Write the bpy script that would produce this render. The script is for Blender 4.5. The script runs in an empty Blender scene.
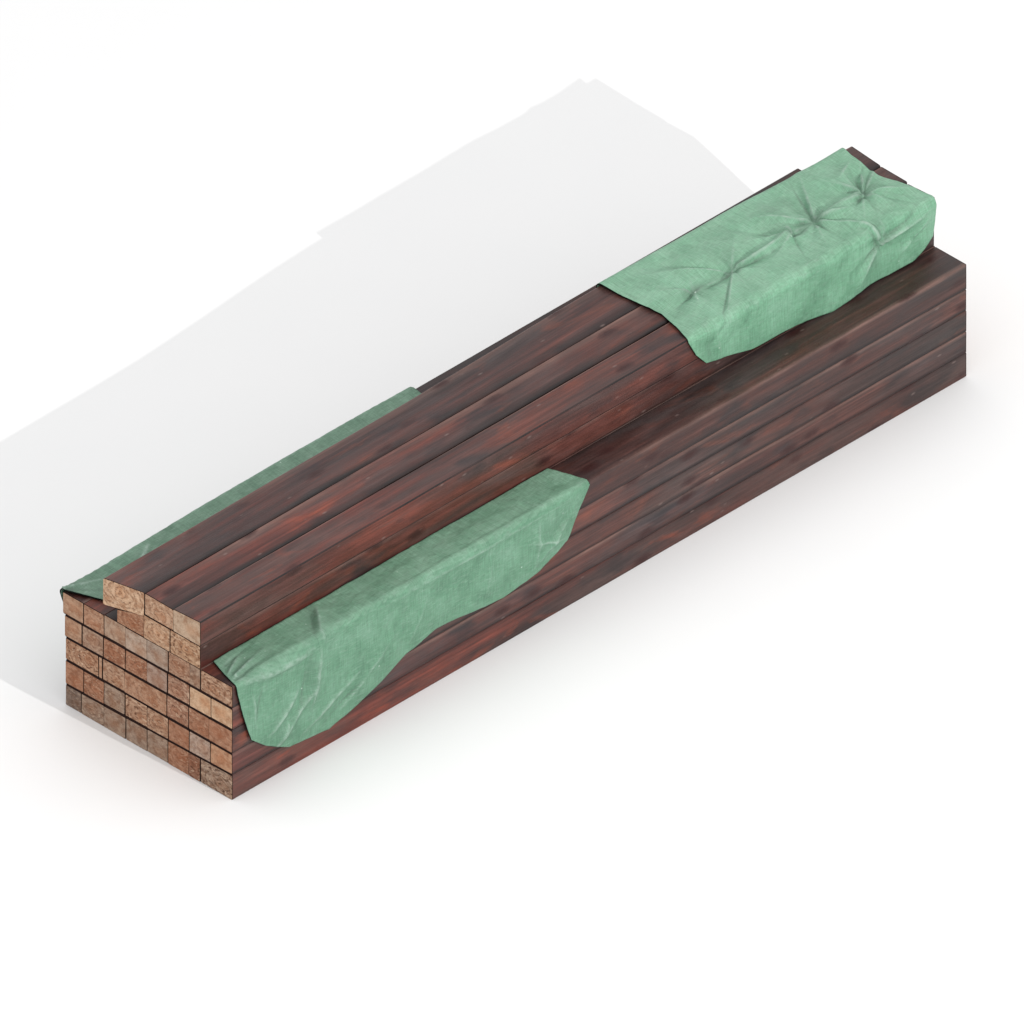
import bpy, math, random
import numpy as np
from mathutils import Vector, noise
S = bpy.context.scene
C = S.collection
U = 1/240.0                      # the drawing unit: 240 to the metre

# ---------------------------------------------------------------- camera
cd = bpy.data.cameras.new('camera'); cam = bpy.data.objects.new('camera', cd); C.objects.link(cam)
cd.type = 'ORTHO'; cd.ortho_scale = 1024/(240*1.224745)
tgt = Vector((450.1, 126.8, 0))*U
dirv = Vector((-1, -1, 1)).normalized()
cam.location = tgt + dirv*12
cam.rotation_euler = (-dirv).to_track_quat('-Z', 'Y').to_euler()
cd.clip_end = 200
S.camera = cam
# ---------------------------------------------------------------- light
W = bpy.data.worlds.new('World'); S.world = W; W.use_nodes = True
wt = W.node_tree; wt.nodes.clear()
wo = wt.nodes.new('ShaderNodeOutputWorld'); bg = wt.nodes.new('ShaderNodeBackground')
tc = wt.nodes.new('ShaderNodeTexCoord'); sx = wt.nodes.new('ShaderNodeSeparateXYZ')
rp = wt.nodes.new('ShaderNodeValToRGB')
rp.color_ramp.elements[0].position = 0.0; rp.color_ramp.elements[0].color = (.42, .42, .43, 1)
rp.color_ramp.elements[1].position = 0.9; rp.color_ramp.elements[1].color = (1, 1, 1, 1)
wt.links.new(tc.outputs['Generated'], sx.inputs[0]); wt.links.new(sx.outputs['Z'], rp.inputs[0])
wt.links.new(rp.outputs[0], bg.inputs[0]); bg.inputs[1].default_value = 1.31
wt.links.new(bg.outputs[0], wo.inputs[0])
ld = bpy.data.lights.new('key_lamp', 'POINT'); lamp = bpy.data.objects.new('key_lamp', ld); C.objects.link(lamp)
lamp.location = (155*U, -2992*U, 1512*U)
ld.energy = 3900; ld.shadow_soft_size = 0.02; ld.color = (1, .985, .96)
S.view_settings.view_transform = 'Standard'; S.view_settings.look = 'None'
S.view_settings.exposure = 0; S.view_settings.gamma = 1
S.render.engine = 'CYCLES'

# ---------------------------------------------------------------- node helpers
class NT:
    def __init__(s, name):
        s.m = bpy.data.materials.new(name); s.m.use_nodes = True
        s.t = s.m.node_tree; s.b = s.t.nodes['Principled BSDF']
    def n(s, t, **k):
        x = s.t.nodes.new(t)
        for a, v in k.items(): setattr(x, a, v)
        return x
    def l(s, a, b): s.t.links.new(a, b)
    def setin(s, node, key, v):
        if hasattr(v, 'is_linked') or isinstance(v, bpy.types.NodeSocket): s.l(v, node.inputs[key])
        else: node.inputs[key].default_value = v
    def noise(s, vec, scale=1, detail=3, rough=.5, dist=0):
        x = s.n('ShaderNodeTexNoise'); s.l(vec, x.inputs['Vector'])
        x.inputs['Scale'].default_value = scale; x.inputs['Detail'].default_value = detail
        x.inputs['Roughness'].default_value = rough; x.inputs['Distortion'].default_value = dist
        return x.outputs[0]
    def map(s, vec, sc=(1, 1, 1), loc=(0, 0, 0)):
        x = s.n('ShaderNodeMapping'); s.l(vec, x.inputs[0])
        x.inputs['Scale'].default_value = sc; x.inputs['Location'].default_value = loc
        return x.outputs[0]
    def ramp(s, f, stops):
        x = s.n('ShaderNodeValToRGB'); s.l(f, x.inputs[0]); e = x.color_ramp.elements
        while len(e) < len(stops): e.new(.5)
        for i, (p, c) in enumerate(stops):
            e[i].position = p
            e[i].color = (c, c, c, 1) if isinstance(c, (int, float)) else (*c, 1)
        return x.outputs[0]
    def mix(s, f, a, b, mode='MIX'):
        x = s.n('ShaderNodeMix', data_type='RGBA', blend_type=mode)
        for k, v in ((0, f), (6, a), (7, b)):
            if isinstance(v, bpy.types.NodeSocket): s.l(v, x.inputs[k])
            elif isinstance(v, (int, float)) and k: x.inputs[k].default_value = (v, v, v, 1)
            elif k: x.inputs[k].default_value = (*v, 1)
            else: x.inputs[k].default_value = v
        return x.outputs[2]
    def math(s, op, a, b=0.0, c=0.0):
        x = s.n('ShaderNodeMath', operation=op)
        for i, v in enumerate((a, b, c)): s.setin(x, i, v)
        return x.outputs[0]
    def bump(s, h, strength, dist):
        x = s.n('ShaderNodeBump'); s.l(h, x.inputs['Height'])
        x.inputs['Strength'].default_value = strength; x.inputs['Distance'].default_value = dist
        s.l(x.outputs[0], s.b.inputs['Normal']); return x

# ---------------------------------------------------------------- materials
def mat_ground():
    g = NT('white_studio_floor')
    t = g.n('ShaderNodeTexCoord').outputs['Object']
    c = g.ramp(g.noise(t, 3, 3), [(.3, (.818, .818, .818)), (.7, (.824, .823, .822))])
    g.l(c, g.b.inputs['Base Color']); g.b.inputs['Roughness'].default_value = .9
    g.b.inputs['Specular IOR Level'].default_value = 0.0
    return g.m

def stained():
    g = NT('dark_stained_wood')
    tc_ = g.n('ShaderNodeTexCoord').outputs['Object']
    at = g.n('ShaderNodeAttribute', attribute_name='seed')
    add = g.n('ShaderNodeVectorMath', operation='ADD'); g.l(tc_, add.inputs[0]); g.l(at.outputs['Vector'], add.inputs[1])
    p = add.outputs[0]
    # long soft bands of worn stain, red to grey brown
    wt_ = g.n('ShaderNodeAttribute', attribute_name='wtone')
    band = g.noise(g.map(p, (.9, 8, 8)), 1, 5, .55, .35)
    base = g.ramp(band, [(.30, (.026, .018, .019)), (.42, (.056, .031, .029)), (.51, (.086, .034, .029)),
                         (.60, (.128, .045, .034)), (.72, (.080, .050, .046))])
    # thin long streaks
    st = g.noise(g.map(p, (.9, 62, 62), (2, 1, 7)), 1, 3, .5)
    base = g.mix(.5, base, g.ramp(st, [(.30, .55), (.5, 1.0), (.70, 1.5)]), 'MULTIPLY')
    # grey weathered drifts
    gr = g.noise(g.map(p, (1.5, 7, 7), (3, 8, 1)), 1, 4, .6, .3)
    base = g.mix(g.ramp(gr, [(.47, 0), (.64, .8)]), base, (.074, .058, .057))
    # orange patches where the stain has worn through
    fl = g.noise(g.map(p, (3.6, 11, 11), (7, 2, 5)), 1, 5, .58, .6)
    base = g.mix(g.ramp(fl, [(.57, 0), (.74, .6)]), base, (.22, .062, .032))
    bl = g.noise(g.map(p, (4, 10, 10), (17, 5, 5)), 1, 3, .5)
    base = g.mix(g.ramp(bl, [(.56, 0), (.68, .7)]), base, (.022, .022, .026))
    base = g.mix(1, base, wt_.outputs['Color'], 'MULTIPLY')
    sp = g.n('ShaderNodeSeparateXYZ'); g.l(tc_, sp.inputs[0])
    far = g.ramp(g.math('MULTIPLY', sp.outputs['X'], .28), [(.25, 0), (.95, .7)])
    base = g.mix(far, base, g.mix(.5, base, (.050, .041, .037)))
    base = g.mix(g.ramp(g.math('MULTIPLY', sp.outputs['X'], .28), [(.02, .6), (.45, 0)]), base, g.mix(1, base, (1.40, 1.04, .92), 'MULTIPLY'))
    # gap shade and dirt painted dark along the seams
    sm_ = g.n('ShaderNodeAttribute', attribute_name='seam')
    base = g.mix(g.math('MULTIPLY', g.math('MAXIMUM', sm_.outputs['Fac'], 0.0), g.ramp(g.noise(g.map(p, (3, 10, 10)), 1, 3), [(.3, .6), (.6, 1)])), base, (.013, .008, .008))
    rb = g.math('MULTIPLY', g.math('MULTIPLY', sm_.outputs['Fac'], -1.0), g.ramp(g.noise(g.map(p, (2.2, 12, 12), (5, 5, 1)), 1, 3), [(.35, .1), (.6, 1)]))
    base = g.mix(rb, base, (.185, .110, .090))  # lit and worn upper edges: highlight painted paler into the stain
    mo = g.noise(g.map(p, (6, 17, 17), (9, 1, 4)), 1, 5, .65)
    base = g.mix(.6, base, g.ramp(mo, [(.30, .6), (.5, 1.0), (.70, 1.5)]), 'MULTIPLY')
    fs = g.noise(g.map(p, (3.0, 95, 95), (8, 3, 2)), 1, 4, .75)
    base = g.mix(.4, base, g.ramp(fs, [(.34, .50), (.5, .95), (.66, 1.6)]), 'MULTIPLY')
    # fine grain
    gn = g.noise(g.map(p, (5, 120, 120)), 1, 3, .6)
    base = g.mix(.35, base, g.ramp(gn, [(.30, .65), (.52, 1.0), (.72, 1.35)]), 'MULTIPLY')
    # knots
    v = g.n('ShaderNodeTexVoronoi'); g.l(g.map(p, (4.5, 11, 11)), v.inputs['Vector']); v.inputs['Scale'].default_value = 1
    v.inputs['Randomness'].default_value = 1
    kd = g.math('ADD', v.outputs['Distance'], g.math('MULTIPLY', g.noise(p, 60, 2), .12))
    base = g.mix(g.ramp(kd, [(.14, .9), (.22, .55), (.31, 0)]), base, (.038, .010, .009))
    # scuffs
    v2 = g.n('ShaderNodeTexVoronoi'); g.l(g.map(p, (9, 22, 22), (1, 2, 3)), v2.inputs['Vector']); v2.inputs['Scale'].default_value = .8
    base = g.mix(g.ramp(v2.outputs['Distance'], [(.025, .45), (.10, 0)]), base, (.26, .20, .18))
    base = g.mix(1, base, (.86, .82, .82), 'MULTIPLY')
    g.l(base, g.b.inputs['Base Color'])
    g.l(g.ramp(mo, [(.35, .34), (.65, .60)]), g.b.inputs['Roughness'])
    g.b.inputs['Specular IOR Level'].default_value = .34
    h = g.math('ADD', g.math('MULTIPLY', gn, .5), g.math('MULTIPLY', kd, -.4))
    h = g.math('ADD', h, g.math('MULTIPLY', band, 1.2))
    g.bump(h, .6, .003)
    return g.m

def rim():
    g = NT('gap_shade_edge')  # near-black end chamfers, painted to stand for the shaded gaps between beams
    t = g.n('ShaderNodeTexCoord').outputs['Object']
    g.l(g.ramp(g.noise(t, 40, 2), [(.3, (.010, .005, .004)), (.7, (.028, .013, .010))]), g.b.inputs['Base Color'])
    g.b.inputs['Roughness'].default_value = .8; g.b.inputs['Specular IOR Level'].default_value = .1
    return g.m

def endgrain():
    g = NT('sawn_end_grain')
    uv = g.n('ShaderNodeUVMap'); uv.uv_map = 'end'
    tint = g.n('ShaderNodeAttribute', attribute_name='tint')
    at = g.n('ShaderNodeAttribute', attribute_name='seed')
    p = uv.outputs[0]                                   # in drawing units about the ring centre
    add = g.n('ShaderNodeVectorMath', operation='ADD'); g.l(p, add.inputs[0])
    sc = g.n('ShaderNodeVectorMath', operation='SCALE'); g.l(at.outputs['Vector'], sc.inputs[0]); sc.inputs['Scale'].default_value = 37
    g.l(sc.outputs[0], add.inputs[1]); q = add.outputs[0]
    # warped growth rings
    wn = g.n('ShaderNodeTexNoise'); g.l(q, wn.inputs['Vector']); wn.inputs['Scale'].default_value = .13; wn.inputs['Detail'].default_value = 4
    wn.inputs['Roughness'].default_value = .6
    off = g.n('ShaderNodeVectorMath', operation='MULTIPLY_ADD'); g.l(wn.outputs['Color'], off.inputs[0])
    off.inputs[1].default_value = (13, 13, 0); g.l(p, off.inputs[2])
    off2 = g.n('ShaderNodeVectorMath', operation='MULTIPLY'); g.l(off.outputs[0], off2.inputs[0]); off2.inputs[1].default_value = (.75, 1.15, 1)
    ln = g.n('ShaderNodeVectorMath', operation='LENGTH'); g.l(off2.outputs[0], ln.inputs[0])
    rad_ = ln.outputs['Value']
    ring = g.math('SINE', g.math('MULTIPLY', rad_, 1.45))
    ring = g.math('MULTIPLY_ADD', ring, .5, .5)
    mott = g.noise(q, .16, 4, .6)
    chip = g.noise(g.map(q, (.16, .36, 1)), 1, 5, .68, 1.2)
    patch = g.ramp(g.noise(q, .17, 3, .6), [(.40, 0), (.55, 1)])
    a = tint.outputs['Color']; al = tint.outputs['Alpha']
    c = g.mix(g.ramp(mott, [(.36, .8), (.52, 0)]), a, g.mix(1, a, (.72, .56, .48), 'MULTIPLY'))
    c = g.mix(g.ramp(mott, [(.48, 0), (.62, .8)]), c, g.mix(1, a, (1.22, 1.24, 1.26), 'MULTIPLY'))
    # warm heartwood
    c = g.mix(g.ramp(g.math('MULTIPLY', rad_, .1), [(.15, .55), (.9, 0)]), c, g.mix(1, a, (.95, .68, .52), 'MULTIPLY'))
    c = g.mix(g.math('MULTIPLY', g.math('MULTIPLY', ring, al), g.math('MULTIPLY_ADD', patch, .65, .32)), c, g.mix(1, a, (.58, .44, .37), 'MULTIPLY'))
    # torn dark arcs where the saw pulled the rings out
    tear = g.math('MULTIPLY', g.ramp(ring, [(.70, 0), (.95, 1)]), g.ramp(g.noise(g.map(q, (.3, .4, 1), (4, 4, 4)), 1, 4, .6), [(.47, 0), (.58, 1)]))
    c = g.mix(g.math('MULTIPLY', tear, g.math('MULTIPLY', al, 1.1)), c, g.mix(1, a, (.22, .16, .14), 'MULTIPLY'))
    c = g.mix(g.math('MULTIPLY', g.ramp(chip, [(.33, .8), (.43, 0)]), g.math('MULTIPLY_ADD', al, .9, .15)), c, g.mix(1, a, (.48, .36, .30), 'MULTIPLY'))
    c = g.mix(g.math('MULTIPLY', g.ramp(chip, [(.54, 0), (.62, .8)]), g.math('MULTIPLY_ADD', al, .8, .15)), c, (.66, .47, .33))
    c = g.mix(.35, c, g.ramp(g.noise(q, .9, 2, .6), [(.3, .70), (.7, 1.30)]), 'MULTIPLY')
    g.l(c, g.b.inputs['Base Color'])
    g.b.inputs['Roughness'].default_value = .85; g.b.inputs['Specular IOR Level'].default_value = .15
    g.bump(g.math('ADD', chip, g.math('MULTIPLY', ring, .3)), .55, .004)
    return g.m

def tarp_mat():
    g = NT('green_woven_tarpaulin')
    t = g.n('ShaderNodeTexCoord').outputs['Object']
    uv = g.n('ShaderNodeUVMap'); uv.uv_map = 'weave'
    gm = g.n('ShaderNodeAttribute', attribute_name='grime_shade')
    c = g.ramp(g.noise(t, 9, 5, .6), [(.28, (.088, .205, .128)), (.50, (.118, .262, .166)), (.74, (.160, .315, .215))])
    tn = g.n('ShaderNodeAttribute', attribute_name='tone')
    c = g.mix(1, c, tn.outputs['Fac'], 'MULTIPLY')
    geo = g.n('ShaderNodeNewGeometry'); sz = g.n('ShaderNodeSeparateXYZ'); g.l(geo.outputs['True Normal'], sz.inputs[0])
    # flat-lying parts painted paler, for the stronger light on top faces
    top_light = g.math('MULTIPLY', g.ramp(sz.outputs['Z'], [(.35, 0), (.95, 1)]), g.ramp(g.noise(t, 14, 4), [(.3, .14), (.7, .40)]))
    c = g.mix(top_light, c, (.265, .400, .300))
    dust = g.noise(g.map(uv.outputs[0], (.10, .5, 1)), 1, 4, .7)
    c = g.mix(g.ramp(dust, [(.50, 0), (.78, .5)]), c, (.26, .38, .30))
    # threads of the weave: broken streaks both ways
    th = g.noise(g.map(uv.outputs[0], (.95, .05, 1)), 1, 3, .7)
    th2 = g.noise(g.map(uv.outputs[0], (.16, 1.4, 1)), 1, 3, .7)
    wn_ = g.n('ShaderNodeAttribute', attribute_name='worn_light')
    w = g.math('ADD', th, th2)
    c = g.mix(.8, c, g.ramp(g.math('MULTIPLY', w, .5), [(.36, .68), (.5, 1.0), (.64, 1.30)]), 'MULTIPLY')
    c = g.mix(g.math('MULTIPLY', wn_.outputs['Fac'], g.ramp(g.noise(t, 45, 3), [(.35, .15), (.65, .75)])), c, (.33, .44, .37))  # fold ridges painted paler as if catching light, along with wear
    c = g.mix(g.math('MULTIPLY', gm.outputs['Fac'], g.ramp(g.noise(t, 30, 3), [(.3, .5), (.7, 1)])), c, (.085, .110, .092))  # shade painted into the fold valleys, plus grime at the pinch points
    # pale specks
    v2 = g.n('ShaderNodeTexVoronoi'); g.l(uv.outputs[0], v2.inputs['Vector']); v2.inputs['Scale'].default_value = .055
    c = g.mix(g.ramp(v2.outputs['Distance'], [(.025, .7), (.05, 0)]), c, (.5, .62, .54))
    g.l(c, g.b.inputs['Base Color'])
    g.b.inputs['Roughness'].default_value = .50; g.b.inputs['Specular IOR Level'].default_value = .35
    g.bump(g.math('ADD', w, g.math('MULTIPLY', g.noise(t, 25, 4, .6), 1.4)), .45, .003)
    return g.m

def edge_shade_mat():
    g = NT('tarpaulin_edge_shade')  # near-black rim painted for the shadow gap beneath the sheet's edge
    g.b.inputs['Base Color'].default_value = (.008, .012, .010, 1); g.b.inputs['Roughness'].default_value = .8
    g.b.inputs['Specular IOR Level'].default_value = .1
    return g.m

M_G, M_W, M_R, M_E, M_T, M_H = mat_ground(), stained(), rim(), endgrain(), tarp_mat(), edge_shade_mat()

# ---------------------------------------------------------------- ground
me = bpy.data.meshes.new('ground')
me.from_pydata([(-40, -40, 0), (40, -40, 0), (40, 40, 0), (-40, 40, 0)], [], [(0, 1, 2, 3)])
me.materials.append(M_G)
go = bpy.data.objects.new('ground', me); C.objects.link(go); go['kind'] = 'structure'; go['label'] = 'plain white studio floor'

# ---------------------------------------------------------------- beams
LEN = 848.0
def beam(prof, tint, rings, ctr, seed, wt=(1, 1, 1), seams=(0, 0, 0, 0), faces=(.35, .35, .8, .8), rad=1.0, ffar=.1, band=3.2, jut=0.0, far_jut=0.0, wear=.25):
    """prof(l) -> ((wR, zbR, ztR), (wL, zbL, ztL)).  faces: end chamfer inset on right, left, bottom, top."""
    rnd = random.Random(seed)
    ch = .7
    ls = [jut, jut+ch] + [LEN*(i/28.0) for i in range(1, 28)] + [LEN+far_jut-ch, LEN+far_jut]
    n = len(ls)
    V = []; F = []; MI = []
    ph = rnd.uniform(0, 50)
    rr = [x*rnd.uniform(.8, 1.25) for x in (rad if isinstance(rad, tuple) else (rad,)*4)]
    def ring_pts(l, ins):
        (wr, br, tr), (wl, bl, tl) = prof(l)
        ir, il, ib, it = ins
        c = [Vector((wr+ir, br+ib)), Vector((wl-il, bl+ib)), Vector((wl-il, tl-it)), Vector((wr+ir, tr-it))]
        pts = []
        for k in range(4):
            a, b, d = c[k-1], c[k], c[(k+1) % 4]
            r = rr[k]
            p0 = b+(a-b).normalized()*r; p1 = b+(d-b).normalized()*r
            s0 = min(band, .27*(a-b).length); s1 = min(band, .27*(d-b).length)
            pts += [p0+(a-b).normalized()*s0] + [p0*(1-t)**2+b*2*t*(1-t)+p1*t*t for t in (0, .25, .5, .75, 1)] + [p1+(d-b).normalized()*s1]
        out = []
        for j, p in enumerate(pts):
            q = Vector((p.x, p.y))
            if wear:
                nx = noise.noise((l*.012+ph, j//7*3.7, 1.3)); nz = noise.noise((l*.012+ph, j//7*3.7, 9.1))
                q.x += nx*wear; q.y += nz*wear*.7
            q.y = max(q.y, .15)
            out.append((l*U, q.x*U, q.y*U))
        return out
    for i, l in enumerate(ls):
        V += ring_pts(l, faces if i == 0 else tuple(min(f, ffar) for f in faces) if i == n-1 else (0, 0, 0, 0))
    m = 28
    for i in range(n-1):
        for j in range(m):
            k = (j+1) % m
            F.append((i*m+j, i*m+k, (i+1)*m+k, (i+1)*m+j)); MI.append(1 if i in (0, n-2) else 0)
    F.append(tuple(range(m))[::-1]); MI.append(2)
    F.append(tuple((n-1)*m+j for j in range(m))); MI.append(2)
    me = bpy.data.meshes.new('timber_plank'); me.from_pydata(V, [], F); me.update()
    for mm in (M_W, M_R, M_E): me.materials.append(mm)
    me.polygons.foreach_set('material_index', MI)
    (wr, br, tr), (wl, bl, tl) = prof(0)
    cx = wr+(wl-wr)*ctr[0]; cz = (br+bl)/2+((tr+tl)/2-(br+bl)/2)*ctr[1]
    uvl = me.uv_layers.new(name='end')
    for lp in me.loops:
        v = me.vertices[lp.vertex_index].co
        uvl.data[lp.index].uv = (v.y/U-cx-4.5, v.z/U-cz-4.5)
    a = me.attributes.new('tint', 'FLOAT_COLOR', 'POINT')
    for d in a.data: d.color = (*tint, rings)
    a = me.attributes.new('wtone', 'FLOAT_COLOR', 'POINT')
    for d in a.data: d.color = (*wt, 1)
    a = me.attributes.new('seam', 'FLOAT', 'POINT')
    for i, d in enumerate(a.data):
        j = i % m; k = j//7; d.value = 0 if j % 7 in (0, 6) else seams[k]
    sv = (rnd.uniform(0, 30), rnd.uniform(0, 30), rnd.uniform(0, 30))
    a = me.attributes.new('seed', 'FLOAT_VECTOR', 'POINT')
    for d in a.data: d.vector = sv
    o = bpy.data.objects.new('timber_plank', me); C.objects.link(o)
    o['category'] = 'timber'
    # origin at the near end
    off = Vector((0, (wr+wl)/2*U, min(br, bl)*U))
    o.location = off
    for v in me.vertices: v.co -= off
    for p in me.polygons: p.use_smooth = False
    return o

TAN = (.43, .27, .175); RED = (.36, .185, .110); GREY = (.33, .235, .170); PALE = (.56, .375, .235); OLD = (.21, .155, .120); DRED = (.29, .150, .095)
NR = [0, 25.2, 46.4, 70.0, 91.5, 113.0]; NL = [0, 20.5, 45.0, 67.5, 89.5, 111.0]
FR = [0, 23.7, 45.0, 66.0, 87.0, 112.2]; FL = [0, 22, 44.5, 67, 89, 111]
LE0 = [192, 192, 192, 193, 195]; LE1 = [191.5, 191.5, 191.5, 192.5, 195]     # left edge of each layer (top, bottom)
def zlev(r, w, l):
    t = min(max(w/194.0, 0), 1); f = l/LEN
    return ((NR[r]*(1-t)+NL[r]*t)*(1-f) + (FR[r]*(1-t)+FL[r]*t)*f)
# joints by screen column on the end face (left to right), tone, ring strength, ring centre; joint strengths
ROWS = [
 ([66, 81.5, 104, 126, 147, 168, 188.5, 200.5, 232],
  [('old', OLD, .3), ('brown', GREY, .4), ('grey', GREY, .1), ('grey', GREY, .2), ('grey', GREY, .2), ('reddish', RED, .3), ('reddish', DRED, .6), ('brown', GREY, .8)]),
 ([66, 84, 104, 125, 147, 168.5, 189.5, 210.5, 232],
  [('red', RED, .2), ('tan', RED, .5), ('grey', GREY, .3), ('tan', TAN, .8), ('tan', TAN, .6), ('red', RED, .1), ('pale grey', (.42, .31, .24), .3), ('tan', (.45, .255, .15), .1)]),
 ([66, 98.8, 102.5, 124.5, 167, 188.8, 209, 232],
  [('tan', (.42, .25, .155), .8), ('tan', TAN, .1), ('tan', TAN, .5), ('orange', (.41, .235, .145), .3), ('reddish', (.38, .22, .145), .6), ('red', RED, .3), ('red', RED, .1)]),
 ([66, 82.2, 103.5, 125.5, 147, 167.5, 189.5, 211, 232],
  [('brown', TAN, .2), ('brown', (.37, .245, .17), .3), ('red', RED, .4), ('red', RED, .5), ('grey', (.36, .25, .19), .1), ('brown', (.38, .225, .15), .6), ('pale', PALE, .0), ('pale', PALE, .05)]),
 ([63.4, 83.7, 104, 125.5, 147, 168.3, 189.8, 200.6, 232],
  [('tan', TAN, .1), ('tan', (.42, .245, .155), .4), ('tan', (.41, .285, .20), .1), ('pale grey', (.43, .32, .24), .1), ('grey', (.37, .28, .215), .1), ('brown', (.38, .225, .145), .5), ('brown', (.33, .225, .16), .3), ('tan', TAN, .8)]),
]
FL_ = [' on the floor'] + [' from floor']*4
LAYN = ['bottom', 'second', 'third', 'fourth', 'fifth']
ORD = ['leftmost', 'second from left', 'third from left', 'fourth from left', 'fifth from left', 'sixth from left', 'seventh from left', 'rightmost']
GRP = 'dark stained timber beams of the stack'
rnd = random.Random(5)
FAINT = [(104, 147, 188.5), (104,), (209,), (147, 211), (104, 147, 189.8)]
WT = [(1.25, .98, .88), (.88, .95, 1.0), (1.1, 1.1, 1.05), (1.15, 1.12, 1.10), (.72, .72, .72)]
for r, (js, specs) in enumerate(ROWS):
    ws = [(232-x)/.866 for x in js]
    n = len(specs)
    for k, (tone, tint, ringk) in enumerate(specs):
        wl, wr = ws[k], ws[k+1]
        first, last = k == 0, k == n-1
        if last: wr = 0
        lo, hi = (LE1[r], LE0[r]) if first else (wl, wl)
        g = .12
        def prof(l, r=r, wl=wl, wr=wr, first=first, last=last, hi=hi, g=g):
            a = wr+(0 if last else g); b = (hi if first else wl-g)
            return ((a, zlev(r, a, l)+.05, zlev(r+1, a, l)-.05), (b, zlev(r, b, l)+.05, zlev(r+1, b, l)-.05))
        wide = wl-wr; fj = FAINT[r]
        jr = .1 if last else rnd.choice([.25, .35, .6]); jl = .1 if first else rnd.choice([.25, .35, .6])
        if js[k+1] in fj: jr = .04
        if js[k] in fj: jl = .04
        tint = tuple(a*b for a, b in zip(tint, (.95, .93, .94)))
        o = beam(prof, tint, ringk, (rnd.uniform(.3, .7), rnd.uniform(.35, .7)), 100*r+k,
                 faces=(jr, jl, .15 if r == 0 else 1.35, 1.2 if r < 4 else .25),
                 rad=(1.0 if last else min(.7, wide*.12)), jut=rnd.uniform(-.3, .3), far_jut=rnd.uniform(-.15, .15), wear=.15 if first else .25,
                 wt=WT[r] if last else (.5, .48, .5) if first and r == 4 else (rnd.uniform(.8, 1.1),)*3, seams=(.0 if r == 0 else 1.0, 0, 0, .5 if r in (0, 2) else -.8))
        pos = ORD[k] if not last else 'rightmost'
        o['label'] = f"stained beam with {tone} end, {pos} in {LAYN[r]} layer{FL_[r]}"
        if wide < 6: o['label'] = f"very thin batten end, {pos} in {LAYN[r]} layer{FL_[r]}"
        o['group'] = GRP

# upper stack: layer B (three) and layer A (three)
def itp(st, l):
    for (a, va), (b, vb) in zip(st, st[1:]):
        if l <= b:
            t = max(0, (l-a)/(b-a)); t = t*t*(3-2*t)*.35+t*.65
            return tuple(x+(y-x)*t for x, y in zip(va, vb))
    return st[-1][1]
def zB(w, l): return zlev(5, w, l)+.1
B_TOP = 135.3
for k, (wl, wr, tone, tint, rk) in enumerate([(133, 102, 'reddish', RED, .4), (102, 71.5, 'pale tan', (.52, .34, .22), .6), (71.5, 37, 'tan', (.46, .29, .18), .8)]):
    def prof(l, wl=wl, wr=wr):
        a, b = wr+.1, wl-.1
        zt = B_TOP
        # the outer beam settles under the leaning one above it
        if wl > 130:
            s = itp([(0, (0,)), (365, (.3,)), (567, (1,)), (900, (1,))], l)[0]
            return ((a, zB(a, l), zt-1.2*(1-s)), (b, zB(b, l), zt-10.5*(1-s)))
        return ((a, zB(a, l), zt), (b, zB(b, l), zt))
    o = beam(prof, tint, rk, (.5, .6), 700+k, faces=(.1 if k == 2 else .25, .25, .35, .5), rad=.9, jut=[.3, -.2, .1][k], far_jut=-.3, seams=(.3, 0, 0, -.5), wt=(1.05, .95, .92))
    o['label'] = f"stained beam with {tone} sawn end, {['left', 'middle', 'right'][k]} of the raised stack's lower layer"
    o['group'] = GRP
A1R = [(0, (101, 133.6, 157.3)), (365, (101, 135.0, 158)), (567, (100, 135.6, 160)), (847, (99, 135.6, 161.5))]
A1L = [(0, (148.5, 122.0, 148.2)), (365, (147.5, 124.5, 151.0)), (567, (145, 134, 158.6)), (700, (141, 135.6, 160.8)), (847, (133.4, 136, 164.2))]
A2 = [(0, (156.2,)), (300, (158.3,)), (847, (160.6,))]
A3 = [(0, (159.3,)), (847, (161.0,))]
def pA1(l): return itp(A1R, l), itp(A1L, l)
def pA2(l): return (68.2, B_TOP+.15, itp(A2, l)[0]), (itp(A1R, l)[0]-.2, B_TOP+.15, itp(A1R, l)[2]-.7)
def pA3(l): return (36.7, B_TOP+.15, itp(A3, l)[0]), (67.9, B_TOP+.15, itp(A3, l)[0]-2.2)
for k, (pf, tone, tint, rk, f, rad, c) in enumerate([
        (pA1, 'pale, coarsely torn', (.58, .385, .25), .7, (.25, .1, .3, .15), (1.5, 1.5, 1.6, 2.4), (.62, .7)),
        (pA2, 'splintered tan', (.48, .305, .20), .5, (.2, .2, .5, .2), (.8, .8, 1.4, 1.8), (.5, .5)),
        (pA3, 'smooth greyish tan', (.46, .325, .225), .05, (.1, .3, .5, .15), (.8, .8, 1.6, .9), (.4, .6))]):
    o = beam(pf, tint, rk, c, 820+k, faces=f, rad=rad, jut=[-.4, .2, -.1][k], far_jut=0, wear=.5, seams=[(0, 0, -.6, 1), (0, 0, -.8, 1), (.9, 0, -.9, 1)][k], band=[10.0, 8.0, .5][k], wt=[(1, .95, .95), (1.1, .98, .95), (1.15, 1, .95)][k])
    o['label'] = ['stained beam leaning outward at the left of the topmost layer, pale torn end',
                  'dark stained beam with a splintered tan end, middle of the topmost layer',
                  'dark stained beam with a smooth greyish tan end, right of the topmost layer'][k]
    o['group'] = GRP

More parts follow.
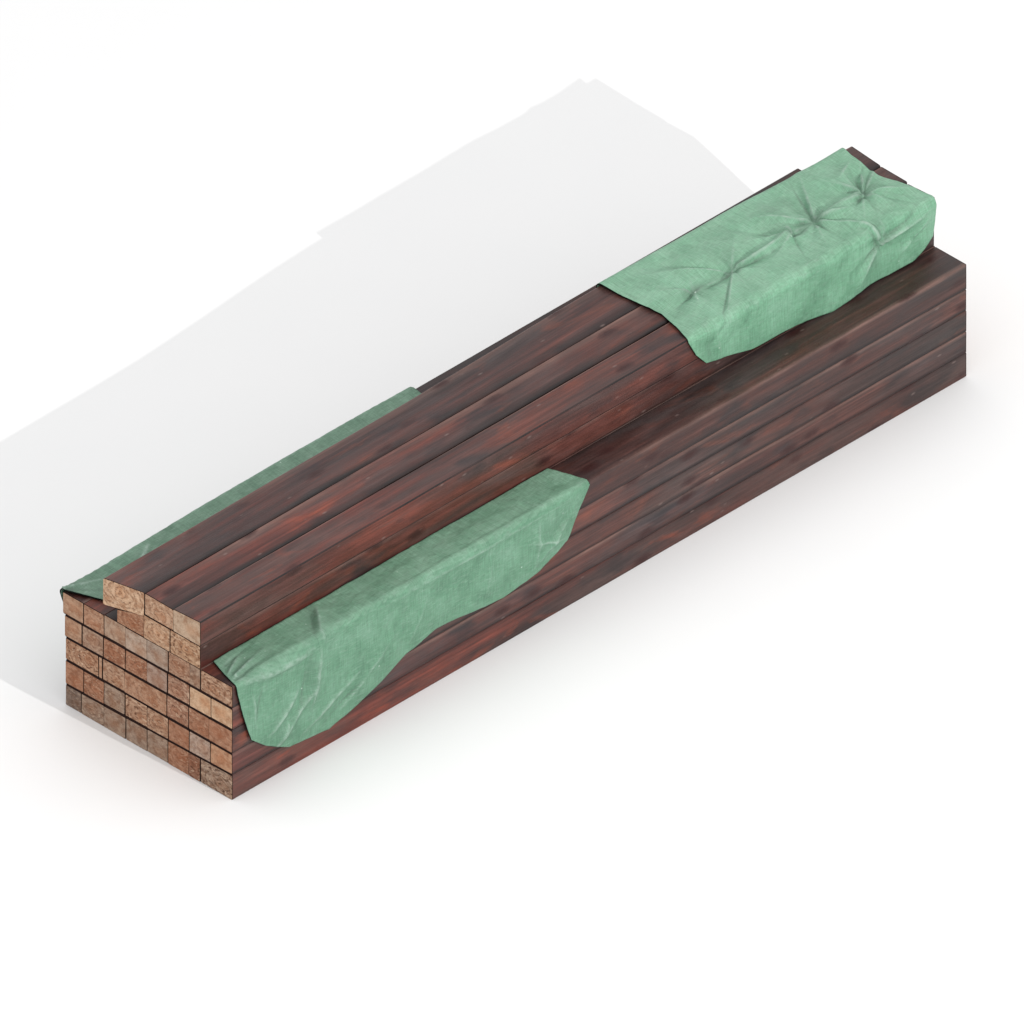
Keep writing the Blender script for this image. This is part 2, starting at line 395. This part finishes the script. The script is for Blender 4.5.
# ---------------------------------------------------------------- tarpaulins
def poly_at(pts, t):
    """point at fraction t of a polyline (by length)"""
    P = np.array(pts, float); d = np.r_[0, np.cumsum(np.linalg.norm(np.diff(P, axis=0), axis=1))]; d /= d[-1]
    return np.stack([np.interp(t, d, P[:, i]) for i in range(P.shape[1])], -1)
def coons(top, bot, left, right, nu, nv):
    """top/bot run left to right, left/right run top to bottom; points are (l, q)"""
    u = np.linspace(0, 1, nu); v = np.linspace(0, 1, nv)
    T, B, L, R = poly_at(top, u), poly_at(bot, u), poly_at(left, v), poly_at(right, v)
    uu, vv = np.meshgrid(u, v, indexing='ij'); uu = uu[..., None]; vv = vv[..., None]
    G = (1-vv)*T[:, None]+vv*B[:, None]+(1-uu)*L[None]+uu*R[None] \
        - ((1-uu)*(1-vv)*T[0]+uu*(1-vv)*T[-1]+(1-uu)*vv*B[0]+uu*vv*B[-1])
    return G
AMP = 1.8
def folds(l, q, segs):
    """soft ridges and valleys: (l0,q0,l1,q1,amp,width[,taper]) """
    h = np.zeros_like(l)
    for sg in segs:
        l0, q0, l1, q1, a, wd = sg[:6]; tp = sg[6] if len(sg) > 6 else 'end'
        dx, dy = l1-l0, q1-q0; L = math.hypot(dx, dy)
        t = ((l-l0)*dx+(q-q0)*dy)/L/L; tc = np.clip(t, 0, 1)
        d = np.hypot(l-l0-tc*dx, q-q0-tc*dy)
        f = (1-tc) if tp == 'end' else np.sin(np.pi*np.clip(tc, .03, .97)) if tp == 'mid' else 1.0
        wloc = wd*(.35+1.0*tc) if tp == 'end' else wd
        h += a*f*np.exp(-(d/wloc))*(1.0) if tp == 'sharp' else AMP*a*f*(.65*np.exp(-d/(.75*wloc))+.35*np.exp(-(d/(1.3*wloc))**2))
    return h
def vnoise(l, q, sl, sq, ofs):
    out = np.empty(l.shape)
    it = np.nditer([l, q], flags=['multi_index'])
    for a, b in it: out[it.multi_index] = noise.noise((float(a)*sl, float(b)*sq, ofs))
    return out
def tarp(G, drape, segs, grime_shade, label, ofs, und=.9, thick=1.3, lift=.3, puff=1.5, pmask=None, hmask=None, tone=1.0, extra=None):
    l, q = G[..., 0], G[..., 1]
    P = drape(l, q)                                    # (nu, nv, 3) in units
    hf = folds(l, q, segs) + (extra(l, q) if extra else 0)
    h = hf + und*vnoise(l, q, .03, .045, ofs) + .45*und*vnoise(l, q, .09, .12, ofs+5) + .22*vnoise(l, q, .22, .28, ofs+9)
    ui = np.linspace(0, 1, l.shape[0])[:, None]; vi = np.linspace(0, 1, l.shape[1])[None]
    rim_ = np.clip(np.minimum(ui, 1-ui)*l.shape[0]/26., 0, 1)*np.clip(np.minimum(vi, 1-vi)*l.shape[1]/16., 0, 1)
    puff_ = puff*rim_*(pmask(l, q) if pmask else 1); lo = -.1-puff_
    if hmask: h = h*hmask(l, q)
    h = np.where(h > lo, h, lo-.3*(1-np.exp((h-lo)/.8))) + lift + puff_
    du = np.gradient(P, axis=0); dv = np.gradient(P, axis=1)
    N = np.cross(dv, du); N /= np.linalg.norm(N, axis=-1, keepdims=True)+1e-9
    if N[..., 2].mean() < 0: N = -N
    P = P+N*(h+thick+.3)[..., None]
    P[..., 2] = np.maximum(P[..., 2], .8)
    nu, nv = l.shape
    V = (P*U).reshape(-1, 3)
    F = []
    for i in range(nu-1):
        for j in range(nv-1):
            a = i*nv+j; F.append((a, a+1, a+nv+1, a+nv))
    me = bpy.data.meshes.new('tarpaulin'); me.from_pydata(V.tolist(), [], F); me.update()
    if sum(p.normal.z*p.area for p in me.polygons) < 0: me.flip_normals()
    uvl = me.uv_layers.new(name='weave'); gl = np.stack([l, q], -1).reshape(-1, 2)
    idx = np.empty(len(me.loops), int); me.loops.foreach_get('vertex_index', idx)
    uvl.data.foreach_set('uv', gl[idx].ravel())
    a = me.attributes.new('grime_shade', 'FLOAT', 'POINT')
    gr = np.zeros_like(l)
    for (gx, gy, ex, ey, am) in grime_shade:
        gr = np.maximum(gr, am*np.exp(-(((l-gx)/ex)**2+((q-gy)/ey)**2)))
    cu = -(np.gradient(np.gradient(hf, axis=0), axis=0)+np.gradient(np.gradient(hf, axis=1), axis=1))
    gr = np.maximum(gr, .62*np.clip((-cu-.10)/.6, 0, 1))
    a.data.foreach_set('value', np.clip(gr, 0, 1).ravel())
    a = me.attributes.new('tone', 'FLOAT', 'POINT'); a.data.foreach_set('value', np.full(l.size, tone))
    a = me.attributes.new('worn_light', 'FLOAT', 'POINT')
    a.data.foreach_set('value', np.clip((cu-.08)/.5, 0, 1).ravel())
    me.materials.append(M_T); me.materials.append(M_H)
    me.polygons.foreach_set('use_smooth', [True]*len(me.polygons))
    o = bpy.data.objects.new('tarpaulin', me); C.objects.link(o)
    sm = o.modifiers.new('thickness', 'SOLIDIFY'); sm.thickness = thick*U; sm.offset = -1
    sm.material_offset_rim = 1; sm.use_rim = True
    o['label'] = label; o['category'] = 'tarpaulin'; o['group'] = 'green tarpaulins draped over the stack'
    return o
def over_edge(q, edge, r=3.5, off=0.0):
    """q runs down in w past the edge at w=edge; returns (w, drop)"""
    e = (edge+r)-q
    th = np.clip(e/r, 0, math.pi/2); rest = np.maximum(e-r*math.pi/2, 0)
    w = np.where(e <= 0, q, edge+r-r*np.sin(th)); drop = np.where(e <= 0, 0, r*(1-np.cos(th))+rest)
    return w, drop

# -- front tarpaulin, over the right hand ledge
top = [(14, 35.5), (100, 35.8), (250, 35.8), (400, 35.5)]
left = [(14, 35.5), (8, 18), (3, 0), (10, -30), (18.5, -59)]
right = [(400, 35.5), (412, 0)]
bot = [(18.5, -59), (35, -73), (62, -88), (88, -92), (110, -95), (138, -87), (168, -75.5), (196, -63), (234, -56.5), (270, -59), (310, -62.5), (335, -59.5), (352, -57), (372, -50), (385, -43), (398, -22), (412, 0)]
G = coons(top, bot, left, right, 330, 100)
def dr_front(l, q):
    w, d = over_edge(q, 0.0, 1.2)
    z = 112.7-d
    fl = np.clip(-q/90, 0, 1)
    w = w-1.5*fl*(1+np.sin(l*.045))
    return np.stack([l, w, z], -1)
segs = [(3, -1, 100, -3, 2.4, 5, 'mid'), (20, -4, 95, -6, 1.2, 2.2, 'mid'), (130, 34, 100, -4, 2.2, 5.0, 'mid'), (118, 30, 92, -6, -1.4, 6, 'mid'),
        (100, -2, 86, -66, 2.6, 6, 'mid'), (86, -8, 74, -60, -2.2, 7, 'mid'),
        (96, -40, 47, -76, 1.9, 3.2, 'mid'), (76, -34, 34, -66, 1.8, 3.0, 'mid'), (60, -58, 46, -82, 2.2, 4, 'mid'), (150, -48, 72, -84, 1.7, 3.4, 'mid'), (182, -36, 118, -84, 1.6, 4, 'mid'),
        (168, -50, 96, -90, -1.4, 4, 'mid'), (20, -10, 24, -56, 1.6, 4, 'mid'), (33, -10, 22, -50, -1.6, 4, 'mid'), (12, 8, 60, 20, 1.7, 3, 'end'), (10, 14, 44, 32, 1.4, 2.6, 'end'), (8, 4, 50, 8, -1.6, 3, 'end'),
        (16, 24, 62, 33, -1.3, 2.4, 'end'), (140, -2, 400, -3, 1.2, 3.4, 'mid'), (150, 4, 400, 5, -.5, 6, 'mid'),
        (392, -18, 340, -52, 1.9, 4, 'mid'), (398, -6, 362, -34, -2.0, 6, 'mid'), (384, -40, 330, -20, 1.6, 4.5, 'mid'), (352, -4, 345, -50, 1.3, 4, 'mid'),
        (225, -10, 196, -58, .9, 5, 'mid'), (300, -8, 286, -56, .7, 5, 'mid')]
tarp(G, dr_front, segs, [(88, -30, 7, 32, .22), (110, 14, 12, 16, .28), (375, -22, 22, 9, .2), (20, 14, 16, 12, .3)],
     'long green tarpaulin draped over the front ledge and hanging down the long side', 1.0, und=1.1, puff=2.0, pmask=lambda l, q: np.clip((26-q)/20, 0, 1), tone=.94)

# -- rear tarpaulin, flat on the left hand ledge and over its outer edge (q = w, past 195 hangs)
top = [(18, 141), (150, 141), (399, 148)]
left = [(18, 141), (13.5, 160), (6, 180), (0, 196), (8, 230), (20, 250)]
right = [(399, 148), (399, 160), (402, 196)]
bot = [(20, 250), (70, 272), (140, 262), (220, 246), (320, 240), (380, 226), (402, 196)]
G = coons(top, bot, left, right, 220, 80)
def dr_rear(l, q):
    w, d = over_edge(-q, -195.0, 1.6)
    z = 111.8-d
    cn = np.exp(-(l/26.0)**2)*np.exp(-((q-196)/15.0)**2)
    return np.stack([l-1.5*cn, -w+.8*cn, z+1.2*cn+2.6*np.clip((l-10)/120, 0, 1)*np.clip((q-160)/30, 0, 1)*(q < 200)], -1)
segs = [(2, 194, 60, 168, 1.3, 3), (2, 192, 40, 152, -1.2, 3), (60, 170, 95, 190, 1.6, 3.5, 'mid'), (30, 160, 70, 178, -1.2, 3.5, 'mid'), (40, 150, 110, 176, 1.2, 3, 'mid'),
        (120, 168, 390, 172, .6, 5, 'mid'), (100, 194, 400, 194, .5, 4, 'mid')]
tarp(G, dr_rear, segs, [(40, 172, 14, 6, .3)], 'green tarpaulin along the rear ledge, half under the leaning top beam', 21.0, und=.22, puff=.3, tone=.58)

# -- top tarpaulin, over the far end of the raised stack
def Htop(l, w):
    out = np.empty(l.shape)
    it = np.nditer([l, w], flags=['multi_index'])
    for a, b in it:
        a = float(a); b = float(b)
        L_, R_ = itp(A1L, a), itp(A1R, a)
        xs = [36.7, 68, R_[0], L_[0]]
        zs = [itp(A3, a)[0], itp(A2, a)[0]+.6, R_[2]+.1, L_[2]+.1]
        out[it.multi_index] = np.interp(b, xs, zs)
    return out
def dr_top(l, q):
    wL = np.array([itp(A1L, float(a))[0] for a in l.ravel()]).reshape(l.shape)
    w, d = over_edge(q, 36.7, 2.0)
    w2, d2 = over_edge(-q, -wL-.1, 4)
    d = np.where(q > 90, d2, d); w = np.where(q > 90, -w2, w)
    z = Htop(l, w)-d+1.6*np.clip((w-120)/20, 0, 1)+1.2*np.exp(-((l-838)/22)**2)*np.clip((w-112)/18, 0, 1)
    hang = np.clip((36-q)/50, 0, 1)
    w = w-hang*(2.0+2.5*np.sin(l*.035+1.0)**2)
    return np.stack([l, w, z], -1)
top = [(572, 186), (640, 178), (720, 182), (800, 176), (840, 160)]
left = [(572, 186), (567, 146), (569.5, 99), (573, 77), (568, 55), (562, 36), (570, 20), (581, 7)]
right = [(840, 160), (838, 134), (836, 112), (835, 92), (838, 75), (843, 56), (847.5, 34), (847, 24), (845, 14), (842, 4)]
bot = [(581, 7), (632, -4), (663, -5), (700, -9), (724, -11.5), (765, -8.5), (792, -10), (818, -8.5), (832, -3), (842, 4)]
G = coons(top, bot, left, right, 300, 190)
segs = []
rn = random.Random(11)
STARS = []
def star(cl, cw, n, R, amp, a0, dip=2.0):
    an = np.array([math.radians(a0)+math.pi*(k+rn.uniform(-.3, .3))/n for k in range(2*n)])
    va = np.array([(1 if k % 2 else -1)*rn.uniform(.55, 1.3) for k in range(2*n)])
    rr = np.array([R*rn.uniform(.8, 1.9) for k in range(2*n)])
    STARS.append((cl, cw, an, va, rr, amp, dip))
def star_field(l, q):
    h = np.zeros_like(l)
    for cl, cw, an, va, rr, amp, dip in STARS:
        r = np.hypot(l-cl, q-cw); th = np.mod(np.arctan2(q-cw, l-cl)-an[0], 2*math.pi)
        x = np.r_[an-an[0], 2*math.pi]
        t = np.interp(th, x, np.r_[va, va[0]]); Rk = np.interp(th, x, np.r_[rr, rr[0]])
        h += .75*amp*t*(r/(r+7))*np.exp(-(r/Rk)**1.3) - .7*dip*np.exp(-(r/4.0)**2)
    return h
star(752, 78, 5, 46, 3.4, 10); star(725, 78, 4, 30, 2.8, 35); star(654, 77, 4, 46, 3.8, 0); star(611, 78, 4, 28, 2.6, 20)
star(804, 76, 6, 36, 3.8, 12, 2.5); star(782, 32, 4, 32, 3.0, 15, -1.5)
def crease(c, rays):
    """creases running out of a pinch point: (end l, end w, height, width)"""
    for (x, y, am, wd) in rays:
        segs.append((c[0], c[1], x, y, am, wd))
def tp(x, y):                    # place on the sheet (along, across) of a point read off the photograph
    X = (580+x*.3906-232)/.866; Y = 2*(800-(130+y*.3906)-163)
    return ((X+Y)/2, (Y-X)/2)
def rays(c, lst):
    cc = tp(*c)
    crease(cc, [(cc[0]+1.25*(tp(x, y)[0]-cc[0]), cc[1]+1.25*(tp(x, y)[1]-cc[1]), am*1.5, wd*1.3) for (x, y, am, wd) in lst])
rays((390, 365), [(150, 340, -3.0, 7), (190, 372, 1.9, 4), (290, 425, -3.6, 5), (250, 440, 1.2, 4), (345, 570, -2.4, 6), (378, 470, 2.6, 4), (475, 470, 1.3, 7), (545, 275, 2.6, 3.5), (530, 300, -2.4, 4), (330, 280, .8, 8)])
rays((290, 422), [(190, 420, 1.6, 4), (210, 480, -1.6, 5), (250, 400, -1.6, 4), (310, 460, 1.6, 4)])
rays((545, 275), [(400, 262, -2.2, 5), (440, 290, 2.2, 5), (500, 330, 1.8, 5), (600, 240, -3.2, 4), (590, 350, -1.8, 6), (520, 240, 1.4, 4)])
rays((600, 240), [(528, 125, -3.6, 6), (560, 120, 2.4, 5), (430, 232, 2.0, 5), (470, 250, -1.6, 4), (705, 205, 2.8, 5), (690, 235, -2.2, 4), (790, 262, 2.0, 4), (700, 300, -2.2, 5), (640, 320, 1.4, 6), (640, 180, -1.6, 5)])
rays((725, 175), [(640, 215, 2.4, 4), (690, 110, -2.6, 5), (640, 95, 1.8, 5), (715, 80, 2.2, 4), (765, 75, 2.4, 4), (745, 90, -3.4, 5), (790, 140, -3.4, 5), (850, 150, 2.6, 4), (860, 190, -2.0, 4), (700, 215, -2.0, 5), (800, 200, 1.5, 5), (600, 125, 1.2, 4)])
rays((775, 265), [(905, 180, 3.2, 3.5), (880, 170, -2.4, 5), (640, 240, 1.8, 4), (700, 262, -1.4, 5), (790, 330, 2.6, 4), (760, 320, -2.6, 5), (860, 290, -1.8, 7), (830, 215, 1.6, 5), (720, 330, 1.1, 6)])
segs += [(654, 77, 725, 78, 1.2, 1.6, 'flat'), (754, 80, 803, 78, .9, 1.8, 'flat'),
         (590, 40, 600, 0, 1.3, 5, 'mid'), (600, -6, 640, 40, -1.0, 6, 'mid'), (846, 30, 800, 2, 1.6, 4, 'mid'), (842, 14, 790, 12, -1.4, 5, 'mid'),
         (836, 106, 812, 92, -2.0, 4, 'mid'), (832, 118, 800, 100, 1.6, 4, 'mid'), (700, 34, 690, -8, .8, 7, 'mid'), (735, 34, 730, -8, -.8, 7, 'mid')]
grime_shade = [(611, 78, 14, 4.5, .75), (640, 78, 20, 4, .35), (656, 77, 8, 6, .45), (725, 78, 12, 5, .5), (752, 78, 9, 7, .7), (738, 78, 16, 4, .6), (752, 100, 5, 22, .3), (735, 110, 5, 20, .22), (804, 76, 10, 7, .5), (815, 84, 12, 8, .35), (782, 30, 8, 6, .45), (776, 12, 6, 14, .3), (585, 20, 4, 18, .25)]
tarp(G, dr_top, segs, grime_shade, 'creased green tarpaulin wrapped over the far end of the raised top stack', 41.0, und=.6, puff=4.2, hmask=lambda l, q: .08+.92*np.clip((146-q)/26, 0, 1), pmask=lambda l, q: np.clip((132-q)/25, 0, 1)*np.clip((q-14)/25, 0, 1), tone=1.30, extra=star_field)
